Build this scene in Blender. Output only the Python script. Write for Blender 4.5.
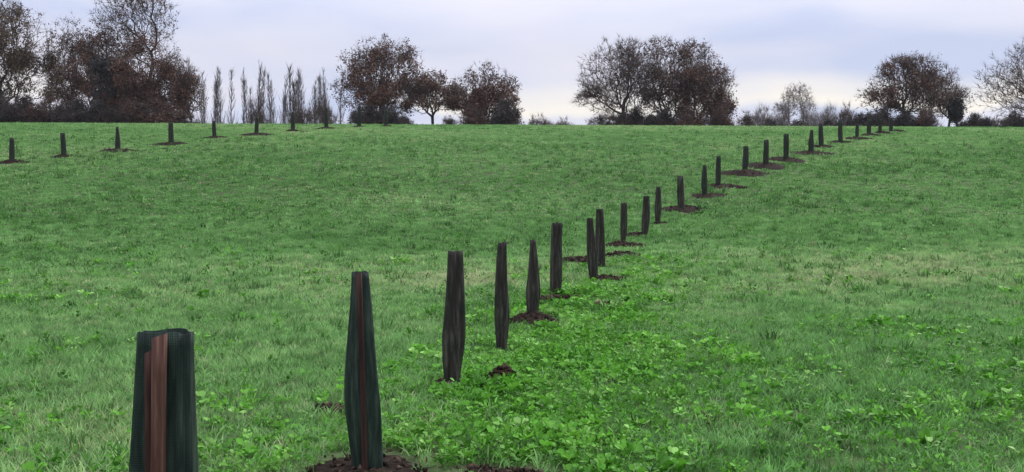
import bpy, math, random
import numpy as np
from mathutils import Vector, noise as mnoise

for o in list(bpy.data.objects):
    bpy.data.objects.remove(o)
S = bpy.context.scene
COL = S.collection
rng = np.random.default_rng(7)
random.seed(7)

# ------------------------------------------------------------------ camera
F = 1000.0                      # focal length in pixels of the 1024-wide picture
CAMZ = 1.6
PITCH = math.atan(31.0 / F)     # eye level lies at row 205
cam_d = bpy.data.cameras.new('camera')
cam = bpy.data.objects.new('camera', cam_d)
COL.objects.link(cam)
cam.location = (0, 0, CAMZ)
cam.rotation_euler = (math.pi / 2 - PITCH, 0, 0)
cam_d.sensor_width = 36.0
cam_d.lens = 36.0 * F / 1024.0
cam_d.clip_start = 0.05
cam_d.clip_end = 5000
S.camera = cam

# ------------------------------------------------------------------ sky and sun
SUN_EL, SUN_AZ = math.radians(38), math.radians(35)     # az from +Y (view) to +X (right)
W = bpy.data.worlds.new('World')
S.world = W
W.use_nodes = True
wn, wl = W.node_tree.nodes, W.node_tree.links
wn.clear()


def N(nodes, typ, **kw):
    n = nodes.new(typ)
    for k, v in kw.items():
        if k == 'inp':
            for kk, vv in v.items():
                n.inputs[kk].default_value = vv
        else:
            setattr(n, k, v)
    return n


def ramp(nodes, stops, interp='LINEAR'):
    r = nodes.new('ShaderNodeValToRGB')
    r.color_ramp.interpolation = interp
    e = r.color_ramp.elements
    while len(e) > 1:
        e.remove(e[-1])
    for i, (p, c) in enumerate(stops):
        el = e[0] if i == 0 else e.new(p)
        el.position = p
        el.color = (c[0], c[1], c[2], 1) if not isinstance(c, (int, float)) else (c, c, c, 1)
    return r


out = N(wn, 'ShaderNodeOutputWorld')
sky = N(wn, 'ShaderNodeTexSky', sky_type='NISHITA', sun_disc=False)
sky.sun_elevation = SUN_EL
sky.sun_rotation = SUN_AZ
sky.air_density = 1.0
bg_sky = N(wn, 'ShaderNodeBackground', inp={'Strength': 0.05})
wl.new(sky.outputs[0], bg_sky.inputs[0])
tc = N(wn, 'ShaderNodeTexCoord')
sep = N(wn, 'ShaderNodeSeparateXYZ')
wl.new(tc.outputs['Generated'], sep.inputs[0])
# overcast cloud deck: pale lavender with blue-grey thicker streaks, stretched along the horizon
mp = N(wn, 'ShaderNodeMapping')
mp.inputs['Scale'].default_value = (2.2, 2.2, 9.0)
mp.inputs['Location'].default_value = (1.47, 6.0, 0.65)
wl.new(tc.outputs['Generated'], mp.inputs[0])
nz = N(wn, 'ShaderNodeTexNoise', inp={'Scale': 1.6, 'Detail': 4.0, 'Roughness': 0.42, 'Distortion': 0.2})
wl.new(mp.outputs[0], nz.inputs['Vector'])
cr = ramp(wn, [(0.34, (0.345, 0.385, 0.52)), (0.48, (0.44, 0.452, 0.545)), (0.64, (0.495, 0.488, 0.550))])
wl.new(nz.outputs['Fac'], cr.inputs[0])
# low broken cloud with a bright creamy gap just above the land, all round the horizon
mp2 = N(wn, 'ShaderNodeMapping')
mp2.inputs['Scale'].default_value = (3.0, 3.0, 1.2)
mp2.inputs['Location'].default_value = (1.3, 0.4, 0.0)
wl.new(tc.outputs['Generated'], mp2.inputs[0])
nz2 = N(wn, 'ShaderNodeTexNoise', inp={'Scale': 2.2, 'Detail': 4.0})
wl.new(mp2.outputs[0], nz2.inputs['Vector'])
ma = N(wn, 'ShaderNodeMath', operation='MULTIPLY_ADD', inp={1: 0.055, 2: -0.0275})
wl.new(nz2.outputs['Fac'], ma.inputs[0])
el = N(wn, 'ShaderNodeMath', operation='ADD')
wl.new(sep.outputs['Z'], el.inputs[0])
wl.new(ma.outputs[0], el.inputs[1])
band = ramp(wn, [(0.0, 0.0), (0.088, 0.0), (0.097, 1.0), (0.108, 0.7), (0.132, 0.0)], 'EASE')
wl.new(el.outputs[0], band.inputs[0])
# the gap in the cloud only opens here and there
nz3 = N(wn, 'ShaderNodeTexNoise', inp={'Scale': 1.7, 'Detail': 2.0})
mp3 = N(wn, 'ShaderNodeMapping')
mp3.inputs['Scale'].default_value = (1.6, 1.6, 0.4)
mp3.inputs['Location'].default_value = (1.35, 3.0, 0.0)
wl.new(tc.outputs['Generated'], mp3.inputs[0])
wl.new(mp3.outputs[0], nz3.inputs['Vector'])
gap = ramp(wn, [(0.40, 0.0), (0.52, 1.0)])
wl.new(nz3.outputs['Fac'], gap.inputs[0])
bm_ = N(wn, 'ShaderNodeMath', operation='MULTIPLY')
wl.new(band.outputs[0], bm_.inputs[0])
wl.new(gap.outputs[0], bm_.inputs[1])
mixb = N(wn, 'ShaderNodeMixRGB', inp={'Color2': (0.61, 0.575, 0.525, 1)})
wl.new(bm_.outputs[0], mixb.inputs['Fac'])
wl.new(cr.outputs[0], mixb.inputs['Color1'])
# overcast luminance: brighter towards the zenith
zen = N(wn, 'ShaderNodeMapRange', inp={1: 0.15, 2: 1.0, 3: 0.92, 4: 3.4})
wl.new(sep.outputs['Z'], zen.inputs[0])
bg_c = N(wn, 'ShaderNodeBackground')
wl.new(mixb.outputs[0], bg_c.inputs[0])
wl.new(zen.outputs[0], bg_c.inputs[1])
mx = N(wn, 'ShaderNodeMixShader', inp={0: 0.92})
wl.new(bg_sky.outputs[0], mx.inputs[1])
wl.new(bg_c.outputs[0], mx.inputs[2])
wl.new(mx.outputs[0], out.inputs[0])

sun_d = bpy.data.lights.new('sun', 'SUN')
sun_d.energy = 1.5
sun_d.angle = math.radians(25)
sun_d.color = (1.0, 0.96, 0.9)
sun = bpy.data.objects.new('sun', sun_d)
COL.objects.link(sun)
sv = Vector((math.sin(SUN_AZ) * math.cos(SUN_EL), math.cos(SUN_AZ) * math.cos(SUN_EL), math.sin(SUN_EL)))
sun.rotation_euler = sv.to_track_quat('Z', 'Y').to_euler()

S.view_settings.view_transform = 'Standard'
S.view_settings.look = 'None'
S.view_settings.gamma = 1.0
S.view_settings.use_curve_mapping = False
S.view_settings.exposure = 0.85
S.render.engine = 'CYCLES'

# ------------------------------------------------------------------ helpers


def tag(o, label=None, cat=None, group=None, kind=None):
    for k, v in (('label', label), ('category', cat), ('group', group), ('kind', kind)):
        if v:
            o[k] = v
    return o


def mesh_np(name, V, polys, mats=(), midx=None, smooth=False):
    """polys: list of (n,k) int arrays"""
    me = bpy.data.meshes.new(name)
    V = np.asarray(V, dtype=np.float32)
    me.vertices.add(len(V))
    me.vertices.foreach_set('co', V.ravel())
    polys = [np.asarray(p, dtype=np.int32) for p in polys if len(p)]
    loops = np.concatenate([p.ravel() for p in polys])
    starts, tot, c = [], 0, 0
    for p in polys:
        starts.append(np.arange(len(p), dtype=np.int32) * p.shape[1] + tot)
        tot += p.size
        c += len(p)
    me.loops.add(len(loops))
    me.loops.foreach_set('vertex_index', loops)
    me.polygons.add(c)
    me.polygons.foreach_set('loop_start', np.concatenate(starts))
    if midx is not None:
        me.polygons.foreach_set('material_index', np.asarray(midx, dtype=np.int32))
    if smooth:
        me.polygons.foreach_set('use_smooth', np.ones(c, dtype=bool))
    for m in mats:
        me.materials.append(m)
    me.update(calc_edges=True)
    me.validate()
    return me


def link(name, me, parent=None):
    o = bpy.data.objects.new(name, me)
    COL.objects.link(o)
    if parent:
        o.parent = parent
    return o


def empty(name, loc, rz=0.0):
    o = bpy.data.objects.new(name, None)
    COL.objects.link(o)
    o.location = loc
    o.rotation_euler = (0, 0, rz)
    o.empty_display_size = 0.2
    return o


# ------------------------------------------------------------------ terrain: a slope rising to a crest about 78 m away
_T = np.array([(-100, 0), (0, 0), (6, 0), (9, -0.01), (11, -0.015), (14, -0.01), (16.4, .08), (18.6, .2), (20.3, .32), (25, .62),
               (27.5, .78), (30.5, 1.05), (34, 1.42), (38, 1.94), (41, 2.38), (44, 2.92), (46.5, 3.36), (49, 3.78), (52.5, 4.34),
               (55, 4.78), (58, 5.22), (62, 5.8), (66, 6.34), (70, 6.88), (74, 7.38), (78, 7.78), (84, 8.2), (90, 8.5), (100, 8.9),
               (120, 9.4), (150, 9.8), (200, 9.6), (400, 4), (2000, -60)], float)
_gy = np.arange(-100, 2000, 0.5)
_gz = np.interp(_gy, _T[:, 0], _T[:, 1])
_k = np.exp(-0.5 * (np.arange(-14, 15) / 4.0) ** 2)
_k /= _k.sum()
_gz = np.convolve(np.pad(_gz, 14, mode='edge'), _k, mode='valid')


def terr(x, y):
    x = np.asarray(x, float)
    y = np.asarray(y, float)
    z = np.interp(y, _gy, _gz)
    z = z - 0.0045 * np.clip(x, -70, 70) * np.clip(y / 80.0, 0, 1)
    w = np.clip(y / 20.0, 0.3, 1) * np.clip((75 - y) / 25.0, 0.15, 1)
    z = z + w * (0.035 * np.sin(x * 0.55 + y * 0.23) * np.sin(y * 0.37 - x * 0.12 + 1.0) + 0.05 * np.sin(x * 0.13 + 2.0) * np.sin(y * 0.16))
    return z


_cp, _sp = math.cos(PITCH), math.sin(PITCH)


def ray(px, py):
    u, v = (px - 512) / F, -(py - 236) / F
    d = np.array([u, _cp + v * _sp, -_sp + v * _cp])
    return d / d[1]                          # per metre of depth


def ground_at(px, py, lim=82.0):
    d = ray(px, py)
    t = np.arange(2.0, lim, 0.02)
    h = CAMZ + d[2] * t - terr(d[0] * t, t)
    i = np.where(h < 0)[0]
    k = t[i[0]] if len(i) else t[np.argmin(h)]
    return np.array([d[0] * k, k, float(terr(d[0] * k, k))])


def at(px, py, D):
    d = ray(px, py)
    return np.array([d[0] * D, D, CAMZ + d[2] * D])


# ------------------------------------------------------------------ materials


def newmat(name):
    m = bpy.data.materials.new(name)
    m.use_nodes = True
    n, l = m.node_tree.nodes, m.node_tree.links
    b = n['Principled BSDF']
    return m, n, l, b


def mat_ground():
    m, n, l, b = newmat('field_soil')
    g = N(n, 'ShaderNodeNewGeometry')
    a = N(n, 'ShaderNodeTexNoise', inp={'Scale': 3.0, 'Detail': 6.0, 'Roughness': 0.65})
    l.new(g.outputs['Position'], a.inputs['Vector'])
    r = ramp(n, [(0.3, (0.030, 0.040, 0.016)), (0.55, (0.050, 0.075, 0.025)), (0.75, (0.075, 0.105, 0.040))])
    l.new(a.outputs['Fac'], r.inputs[0])
    l.new(r.outputs[0], b.inputs['Base Color'])
    b.inputs['Roughness'].default_value = 0.95
    b.inputs['Specular IOR Level'].default_value = 0.1
    bp = N(n, 'ShaderNodeBump', inp={'Strength': 0.6, 'Distance': 0.05})
    a2 = N(n, 'ShaderNodeTexNoise', inp={'Scale': 18.0, 'Detail': 4.0})
    l.new(g.outputs['Position'], a2.inputs['Vector'])
    l.new(a2.outputs['Fac'], bp.inputs['Height'])
    l.new(bp.outputs[0], b.inputs['Normal'])
    return m


def mat_leafy(name, stops, rough=0.5, trans=0.3, spec=0.35, tint_rand=0.5):
    """vegetation: colour from the plant's own tint value plus a per-plant random"""
    m, n, l, b = newmat(name)
    at_ = N(n, 'ShaderNodeAttribute', attribute_type='INSTANCER', attribute_name='tint')
    at2 = N(n, 'ShaderNodeAttribute', attribute_type='INSTANCER', attribute_name='shade')
    g = N(n, 'ShaderNodeNewGeometry')
    a = N(n, 'ShaderNodeMath', operation='MULTIPLY_ADD', inp={1: 0.45, 2: -0.225})
    l.new(g.outputs['Random Per Island'], a.inputs[0])
    s = N(n, 'ShaderNodeMath', operation='ADD')
    l.new(at_.outputs['Fac'], s.inputs[0])
    l.new(a.outputs[0], s.inputs[1])
    r = ramp(n, stops)
    l.new(s.outputs[0], r.inputs[0])
    mul = N(n, 'ShaderNodeMixRGB', blend_type='MULTIPLY', inp={'Fac': 1.0})
    l.new(r.outputs[0], mul.inputs['Color1'])
    l.new(at2.outputs['Color'], mul.inputs['Color2'])
    l.new(mul.outputs[0], b.inputs['Base Color'])
    b.inputs['Roughness'].default_value = rough
    b.inputs['Specular IOR Level'].default_value = spec
    t = N(n, 'ShaderNodeBsdfTranslucent')
    l.new(mul.outputs[0], t.inputs['Color'])
    mx_ = N(n, 'ShaderNodeMixShader', inp={0: trans})
    l.new(b.outputs[0], mx_.inputs[1])
    l.new(t.outputs[0], mx_.inputs[2])
    l.new(mx_.outputs[0], n['Material Output'].inputs[0])
    return m


def mat_noise(name, stops, scale=(8, 8, 8), nscale=3.0, rough=0.9, spec=0.2, bump=0.3, bdist=0.01, island=0.0, detail=5.0):
    m, n, l, b = newmat(name)
    tc_ = N(n, 'ShaderNodeTexCoord')
    mp_ = N(n, 'ShaderNodeMapping')
    mp_.inputs['Scale'].default_value = scale
    l.new(tc_.outputs['Object'], mp_.inputs[0])
    a = N(n, 'ShaderNodeTexNoise', inp={'Scale': nscale, 'Detail': detail, 'Roughness': 0.6})
    l.new(mp_.outputs[0], a.inputs['Vector'])
    src = a.outputs['Fac']
    if island:
        g = N(n, 'ShaderNodeNewGeometry')
        q = N(n, 'ShaderNodeMath', operation='MULTIPLY_ADD', inp={1: island, 2: -island / 2})
        l.new(g.outputs['Random Per Island'], q.inputs[0])
        s = N(n, 'ShaderNodeMath', operation='ADD')
        l.new(a.outputs['Fac'], s.inputs[0])
        l.new(q.outputs[0], s.inputs[1])
        src = s.outputs[0]
    r = ramp(n, stops)
    l.new(src, r.inputs[0])
    l.new(r.outputs[0], b.inputs['Base Color'])
    b.inputs['Roughness'].default_value = rough
    b.inputs['Specular IOR Level'].default_value = spec
    if bump:
        bp = N(n, 'ShaderNodeBump', inp={'Strength': bump, 'Distance': bdist})
        l.new(a.outputs['Fac'], bp.inputs['Height'])
        l.new(bp.outputs[0], b.inputs['Normal'])
    return m


M_ground = mat_ground()
GRASS_STOPS = [(0.0, (0.050, 0.140, 0.026)), (0.35, (0.116, 0.268, 0.068)), (0.65, (0.172, 0.335, 0.102)), (0.9, (0.270, 0.390, 0.150)), (1.0, (0.34, 0.38, 0.19))]
WEED_STOPS = [(0.0, (0.030, 0.120, 0.009)), (0.4, (0.074, 0.240, 0.018)), (0.75, (0.128, 0.335, 0.036)), (1.0, (0.22, 0.42, 0.10))]
M_grass = mat_leafy('grass_blade', GRASS_STOPS, 0.55, 0.35, 0.15)
M_weed = mat_leafy('weed_leaf', WEED_STOPS, 0.55, 0.32, 0.12)
M_soil = mat_noise('dug_soil', [(0.3, (0.008, 0.006, 0.0045)), (0.5, (0.018, 0.013, 0.0095)), (0.72, (0.042, 0.031, 0.022))], spec=0.03, nscale=2.5, bump=0.9, bdist=0.03)
M_earth = mat_noise('brown_earth', [(0.3, (0.016, 0.009, 0.006)), (0.5, (0.045, 0.024, 0.016)), (0.72, (0.090, 0.052, 0.036))], spec=0.03, nscale=2.5, bump=0.9, bdist=0.03)
M_clod = mat_noise('soil_clod', [(0.25, (0.007, 0.005, 0.004)), (0.5, (0.024, 0.017, 0.012)), (0.8, (0.085, 0.060, 0.042))], spec=0.03, nscale=2.0, island=0.5, bump=0.5)
M_bark = mat_noise('bark', [(0.3, (0.018, 0.015, 0.014)), (0.55, (0.045, 0.038, 0.034)), (0.8, (0.085, 0.075, 0.062))], scale=(3, 3, 0.8), nscale=2.0, bump=0.6, bdist=0.04)
M_twig = mat_noise('twig', [(0.3, (0.026, 0.018, 0.014)), (0.7, (0.066, 0.047, 0.036))], scale=(1, 1, 1), nscale=0.8, bump=0, island=0.3)
M_twig_pale = mat_noise('pale_twig', [(0.3, (0.085, 0.075, 0.068)), (0.7, (0.18, 0.16, 0.145))], scale=(1, 1, 1), nscale=0.8, bump=0, island=0.3)
M_twig_grey = mat_noise('grey_twig', [(0.3, (0.055, 0.048, 0.046)), (0.7, (0.12, 0.105, 0.098))], scale=(1, 1, 1), nscale=0.8, bump=0, island=0.3)
M_brown = mat_noise('oak_leaf_brown', [(0.2, (0.040, 0.019, 0.012)), (0.5, (0.098, 0.052, 0.035)), (0.8, (0.175, 0.098, 0.062))], scale=(1, 1, 1), nscale=0.6, bump=0, island=0.5, rough=0.8)
M_olive = mat_noise('olive_leaf', [(0.2, (0.036, 0.024, 0.014)), (0.5, (0.085, 0.058, 0.032)), (0.8, (0.150, 0.105, 0.055))], scale=(1, 1, 1), nscale=0.6, bump=0, island=0.5, rough=0.8)
M_ivy = mat_noise('ivy_leaf', [(0.2, (0.010, 0.012, 0.012)), (0.5, (0.022, 0.025, 0.023)), (0.8, (0.042, 0.044, 0.036))], scale=(1, 1, 1), nscale=0.8, bump=0, island=0.5, rough=0.6)
M_stake = mat_noise('stake_wood', [(0.25, (0.022, 0.010, 0.007)), (0.5, (0.075, 0.036, 0.025)), (0.75, (0.165, 0.090, 0.064))], scale=(40, 40, 2.2), nscale=1.4, bump=0.5, bdist=0.004, detail=6)
M_stake_dark = mat_noise('weathered_stake_wood', [(0.25, (0.012, 0.006, 0.005)), (0.5, (0.034, 0.016, 0.012)), (0.75, (0.075, 0.038, 0.028))], scale=(40, 40, 2.2), nscale=1.4, bump=0.5, bdist=0.004, detail=6)


M_stake_grey = mat_noise('grey_stake_wood', [(0.25, (0.010, 0.008, 0.007)), (0.5, (0.026, 0.020, 0.017)), (0.75, (0.060, 0.048, 0.040))], scale=(40, 40, 2.2), nscale=1.4, bump=0.5, bdist=0.004, detail=6)


def mat_sleeve(name, stops):
    m, n, l, b = newmat(name)
    tc_ = N(n, 'ShaderNodeTexCoord')
    mp_ = N(n, 'ShaderNodeMapping')
    mp_.inputs['Scale'].default_value = (22, 22, 3.0)
    l.new(tc_.outputs['Object'], mp_.inputs[0])
    a = N(n, 'ShaderNodeTexNoise', inp={'Scale': 1.2, 'Detail': 6.0, 'Roughness': 0.65})
    l.new(mp_.outputs[0], a.inputs['Vector'])
    r = ramp(n, stops)
    l.new(a.outputs['Fac'], r.inputs[0])
    # woven net: fine threads across and along
    w1 = N(n, 'ShaderNodeTexWave', wave_type='BANDS', bands_direction='Z', inp={'Scale': 45.0, 'Distortion': 0.6})
    w2 = N(n, 'ShaderNodeTexWave', wave_type='BANDS', bands_direction='X', inp={'Scale': 45.0, 'Distortion': 0.6})
    l.new(tc_.outputs['Object'], w1.inputs[0])
    l.new(tc_.outputs['Object'], w2.inputs[0])
    mxx = N(n, 'ShaderNodeMath', operation='MAXIMUM')
    l.new(w1.outputs['Fac'], mxx.inputs[0])
    l.new(w2.outputs['Fac'], mxx.inputs[1])
    rr = ramp(n, [(0.0, 0.4), (1.0, 1.1)])
    l.new(mxx.outputs[0], rr.inputs[0])
    mu = N(n, 'ShaderNodeMixRGB', blend_type='MULTIPLY', inp={'Fac': 1.0})
    l.new(r.outputs[0], mu.inputs['Color1'])
    l.new(rr.outputs[0], mu.inputs['Color2'])
    l.new(mu.outputs[0], b.inputs['Base Color'])
    b.inputs['Roughness'].default_value = 0.65
    b.inputs['Specular IOR Level'].default_value = 0.12
    bp = N(n, 'ShaderNodeBump', inp={'Strength': 0.5, 'Distance': 0.003})
    ad = N(n, 'ShaderNodeMath', operation='ADD')
    l.new(a.outputs['Fac'], ad.inputs[0])
    l.new(mxx.outputs[0], ad.inputs[1])
    l.new(ad.outputs[0], bp.inputs['Height'])
    l.new(bp.outputs[0], b.inputs['Normal'])
    return m


M_sl_green = mat_sleeve('green_net_sleeve', [(0.3, (0.005, 0.011, 0.008)), (0.48, (0.014, 0.026, 0.019)), (0.7, (0.042, 0.066, 0.046))])
M_sl_grey = mat_sleeve('weathered_net_sleeve', [(0.32, (0.008, 0.009, 0.007)), (0.5, (0.026, 0.026, 0.020)), (0.68, (0.080, 0.076, 0.058))])
M_sl_far = mat_sleeve('dull_green_net_sleeve', [(0.3, (0.008, 0.013, 0.009)), (0.5, (0.017, 0.024, 0.016)), (0.75, (0.040, 0.052, 0.034))])

# ------------------------------------------------------------------ the field (one sheet to the horizon)
xs = np.unique(np.concatenate([np.linspace(-60, 60, 241), np.linspace(-900, -60, 40), np.linspace(60, 900, 40)]))
ys = np.unique(np.concatenate([np.linspace(-40, 100, 281), np.linspace(100, 1800, 80)]))
X, Y = np.meshgrid(xs, ys)
V = np.stack([X, Y, terr(X, Y)], -1).reshape(-1, 3)
nx, ny = len(xs), len(ys)
i0 = (np.arange(ny - 1)[:, None] * nx + np.arange(nx - 1)[None, :]).ravel()
field = link('field', mesh_np('field', V, [np.stack([i0, i0 + 1, i0 + nx + 1, i0 + nx], 1)], [M_ground], smooth=True))
tag(field, kind='structure')

# ------------------------------------------------------------------ background trees


def vnoise(P, s):
    return np.array([mnoise.noise(Vector(p) * s) for p in P])


def tubes(P0, P1, R0, R1, k):
    """k-sided tapered tubes -> verts, quads"""
    n = len(P0)
    d = P1 - P0
    d /= np.linalg.norm(d, axis=1, keepdims=True) + 1e-9
    ref = np.where(np.abs(d[:, 2:3]) > 0.9, np.array([[1.0, 0, 0]]), np.array([[0, 0, 1.0]]))
    u = np.cross(d, ref)
    u /= np.linalg.norm(u, axis=1, keepdims=True) + 1e-9
    v = np.cross(d, u)
    ang = np.arange(k) * 2 * math.pi / k
    c, s = np.cos(ang)[None, :, None], np.sin(ang)[None, :, None]
    ring = u[:, None, :] * c + v[:, None, :] * s
    A = P0[:, None, :] + ring * R0[:, None, None]
    B = P1[:, None, :] + ring * R1[:, None, None]
    Vv = np.concatenate([A, B], 1).reshape(-1, 3)
    b = (np.arange(n) * 2 * k)[:, None]
    j = np.arange(k)[None, :]
    j2 = (j + 1) % k
    Q = np.stack([b + j, b + j2, b + k + j2, b + k + j], -1).reshape(-1, 4)
    return Vv, Q


def spikes(P0, P1, R):
    n = len(P0)
    d = P1 - P0
    d /= np.linalg.norm(d, axis=1, keepdims=True) + 1e-9
    ref = np.where(np.abs(d[:, 2:3]) > 0.9, np.array([[1.0, 0, 0]]), np.array([[0, 0, 1.0]]))
    u = np.cross(d, ref)
    u /= np.linalg.norm(u, axis=1, keepdims=True) + 1e-9
    v = np.cross(d, u)
    r = R[:, None]
    Vv = np.stack([P0 + u * r, P0 + (-0.5 * u + 0.866 * v) * r, P0 + (-0.5 * u - 0.866 * v) * r, P1], 1).reshape(-1, 3)
    b = np.arange(n)[:, None] * 4
    T = np.concatenate([b + np.array([[0, 1, 3]]), b + np.array([[1, 2, 3]]), b + np.array([[2, 0, 3]])], 0)
    return Vv, T


def leaf_quads(P, size, r):
    n = len(P)
    a = r.normal(size=(n, 3))
    a /= np.linalg.norm(a, axis=1, keepdims=True)
    b = np.cross(a, r.normal(size=(n, 3)))
    b /= np.linalg.norm(b, axis=1, keepdims=True) + 1e-9
    s = (size * r.uniform(0.6, 1.4, n))[:, None]
    Vv = np.stack([P - a * s, P + b * s * 0.55, P + a * s, P - b * s * 0.55], 1).reshape(-1, 3)
    return Vv, np.arange(4 * n).reshape(n, 4)


def grow(base, ells, n_pts, r, bf=0.45, clusters=40, spread=0.2, fork=0.25, stems=1, trunk_w=0.02, upright=0.0):
    """branch skeleton: points scattered in clumps through the crown, each joined to the branch that reaches it with the shortest path"""
    pts = []
    vols = np.array([e[3] * e[4] * e[5] for e in ells])
    for e, w in zip(ells, vols / vols.sum()):
        c = np.array(e[:3])
        rad = np.array(e[3:6])
        m = max(4, int(clusters * w))
        q = r.normal(size=(m, 3))
        q /= np.linalg.norm(q, axis=1, keepdims=True)
        q *= (r.uniform(0.1, 1, m) ** 0.42)[:, None] * 0.9
        k = int(n_pts * w)
        idx = r.integers(0, m, k)
        p = q[idx] + r.normal(size=(k, 3)) * spread * r.uniform(0.6, 1.3, m)[idx][:, None]
        p2 = r.normal(size=(k // 3, 3))
        p2 /= np.linalg.norm(p2, axis=1, keepdims=True)
        p2 *= (r.uniform(0.0, 1, k // 3) ** 0.4)[:, None]
        p = np.concatenate([p, p2])
        p = p[np.linalg.norm(p, axis=1) < 1.08]
        pts.append(c + p * rad)
    pts = np.concatenate(pts)
    pts = pts[pts[:, 2] > base[2] + 0.3]
    top = max(e[2] for e in ells)
    H = top - base[2]
    nodes = [np.array(base, float)]
    par = [-1]
    plen = [0.0]
    lim = 0.55

    def add_path(i, p, wob):
        a = nodes[i]
        L = np.linalg.norm(p - a)
        ns = max(1, int(L / lim))
        off = r.normal(size=3) * wob * L
        j = i
        for s in range(1, ns + 1):
            t = s / ns
            q = a + (p - a) * t + off * math.sin(math.pi * t) + (r.normal(size=3) * 0.05 * lim if s < ns else 0)
            q[2] += upright * L * 0.12 * math.sin(math.pi * t) * -1
            nodes.append(q)
            par.append(j)
            plen.append(plen[j] + np.linalg.norm(q - nodes[j]))
            j = len(nodes) - 1
        return j

    for s in range(stems):
        ax = r.normal(size=3) * 0.06 * H
        ax[2] = H * fork * r.uniform(0.8, 1.2)
        if stems > 1:
            ax[:2] *= 5
        add_path(0, np.array(base) + ax, 0.03)
    ctr = nodes[-1] if stems == 1 else np.array(base)
    order = np.argsort(np.linalg.norm(pts - ctr, axis=1) + r.normal(size=len(pts)) * 0.15)
    cap = len(nodes) + len(pts) * 60 + 500
    NA = np.zeros((cap, 3))
    PL = np.zeros(cap)
    cnt = 0
    first = 1 if fork > 0.1 else 0
    for oi in order:
        while cnt < len(nodes):
            NA[cnt] = nodes[cnt]
            PL[cnt] = plen[cnt]
            cnt += 1
        p = pts[oi]
        dd = NA[:cnt] - p
        dist = np.sqrt((dd * dd).sum(1))
        cost = dist + bf * PL[:cnt]
        cost[:first] += 1e6
        if stems == 1 and fork > 0.15:
            cost[NA[:cnt, 2] < base[2] + fork * H * 0.55] += 1e6
        add_path(int(np.argmin(cost)), p, 0.10)
    Pn = np.array(nodes)
    par = np.array(par)
    w = np.zeros(len(Pn))
    kids = np.zeros(len(Pn), int)
    for i in range(len(Pn) - 1, 0, -1):
        if kids[i] == 0:
            w[i] += 1
        kids[par[i]] += 1
        w[par[i]] += w[i]
    rad = 0.010 * np.power(np.maximum(w, 1), 0.44)
    return Pn, par, rad, kids, H


def build_tree(name, label, cat, base_px, D, ells_px, n=900, leaf=0.0, leafmat=None, leafsize=0.095, twigs=4, twig_len=0.7, twig_r=0.012,
               group=None, seed=0, depth=1.0, twigmat=None, rad_k=1.0, sink=0.0, link_name=None, leaf_low=0.0, **kw):
    r = np.random.default_rng(seed)
    k = D / F
    bx = at(base_px, 126, D)
    base = np.array([bx[0], D, float(terr(bx[0], D)) - 0.15])
    ells = []
    for (cx, cy, rx, ry) in ells_px:
        c = at(cx, cy, D)
        ells.append((c[0], D + r.normal() * rx * k * 0.2, c[2], rx * k, rx * k * depth, ry * k))
    P, par, rad, kids, H = grow(base, ells, n, r, **kw)
    rad = rad * rad_k
    root = empty(name, tuple(base))
    tag(root, label, cat, group)
    P = P - base
    i = np.arange(1, len(P))
    r1 = rad[i]
    r0 = np.minimum(rad[par[i]], r1 * 1.6)
    # flare at the foot
    thick = r1 > 0.05
    twigmat = twigmat or M_twig
    ta, tb = i[thick], i[~thick]
    if len(ta) == 0:
        ta, tb = i[:1], i[1:]
    Va, Qa = tubes(P[par[ta]], P[ta], np.minimum(rad[par[ta]], rad[ta] * 1.5), rad[ta], 6)
    link('trunk', mesh_np('trunk', Va, [Qa], [M_bark if twigmat is M_twig else twigmat], smooth=True), root)
    Vb, Qb = tubes(P[par[tb]], P[tb], np.minimum(rad[par[tb]], rad[tb] * 1.5), rad[tb], 3)
    # fine twigs at the ends and along thin branches
    thin = np.where(rad < 0.035)[0]
    thin = thin[thin > 0]
    wgt = np.where(kids[thin] == 0, 2.0, 1.0)
    nt = int(n * twigs)
    src = r.choice(thin, nt, p=wgt / wgt.sum())
    d = P[src] - P[par[src]]
    d /= np.linalg.norm(d, axis=1, keepdims=True) + 1e-9
    d2 = d + r.normal(size=d.shape) * 0.55 + np.array([0, 0, 0.22])
    d2 /= np.linalg.norm(d2, axis=1, keepdims=True) + 1e-9
    L = twig_len * r.uniform(0.35, 1.3, nt)
    tips = P[src] + d2 * L[:, None]
    Vc, Tc = spikes(P[src], tips, np.full(nt, twig_r) * r.uniform(0.7, 1.3, nt))
    Vs = [Vb, Vc]
    polys = [Qb, Tc + len(Vb)]
    mi = [np.zeros(len(Qb) + len(Tc), int)]
    mats = [twigmat]
    if leaf > 0:
        nl = int(leaf * 1.6)
        # leaves hang in clumps: dense on some boughs, sparse on others
        zz = P[thin][:, 2] / max(P[:, 2].max(), 1)
        f = vnoise(P[thin] + seed * 3.1, 0.55)
        wl_ = np.clip(0.35 + 1.6 * f, 0.03, 1.5) * (1 + leaf_low * np.clip(0.75 - zz, 0, 1) * 3)
        s2 = r.choice(thin, nl, p=wl_ / wl_.sum())
        lp = P[s2] + r.normal(size=(nl, 3)) * 0.20
        lp[:, 2] = np.maximum(lp[:, 2], 0.05)
        Vl, Ql = leaf_quads(lp, leafsize, r)
        polys.append(Ql + len(Vb) + len(Vc))
        Vs.append(Vl)
        mi.append(np.ones(len(Ql), int))
        mats.append(leafmat or M_brown)
    # polygon order: quads and tris were appended as arrays in this order
    link('crown', mesh_np('crown', np.concatenate(Vs), polys, mats, np.concatenate(mi)), root)
    return root


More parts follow.
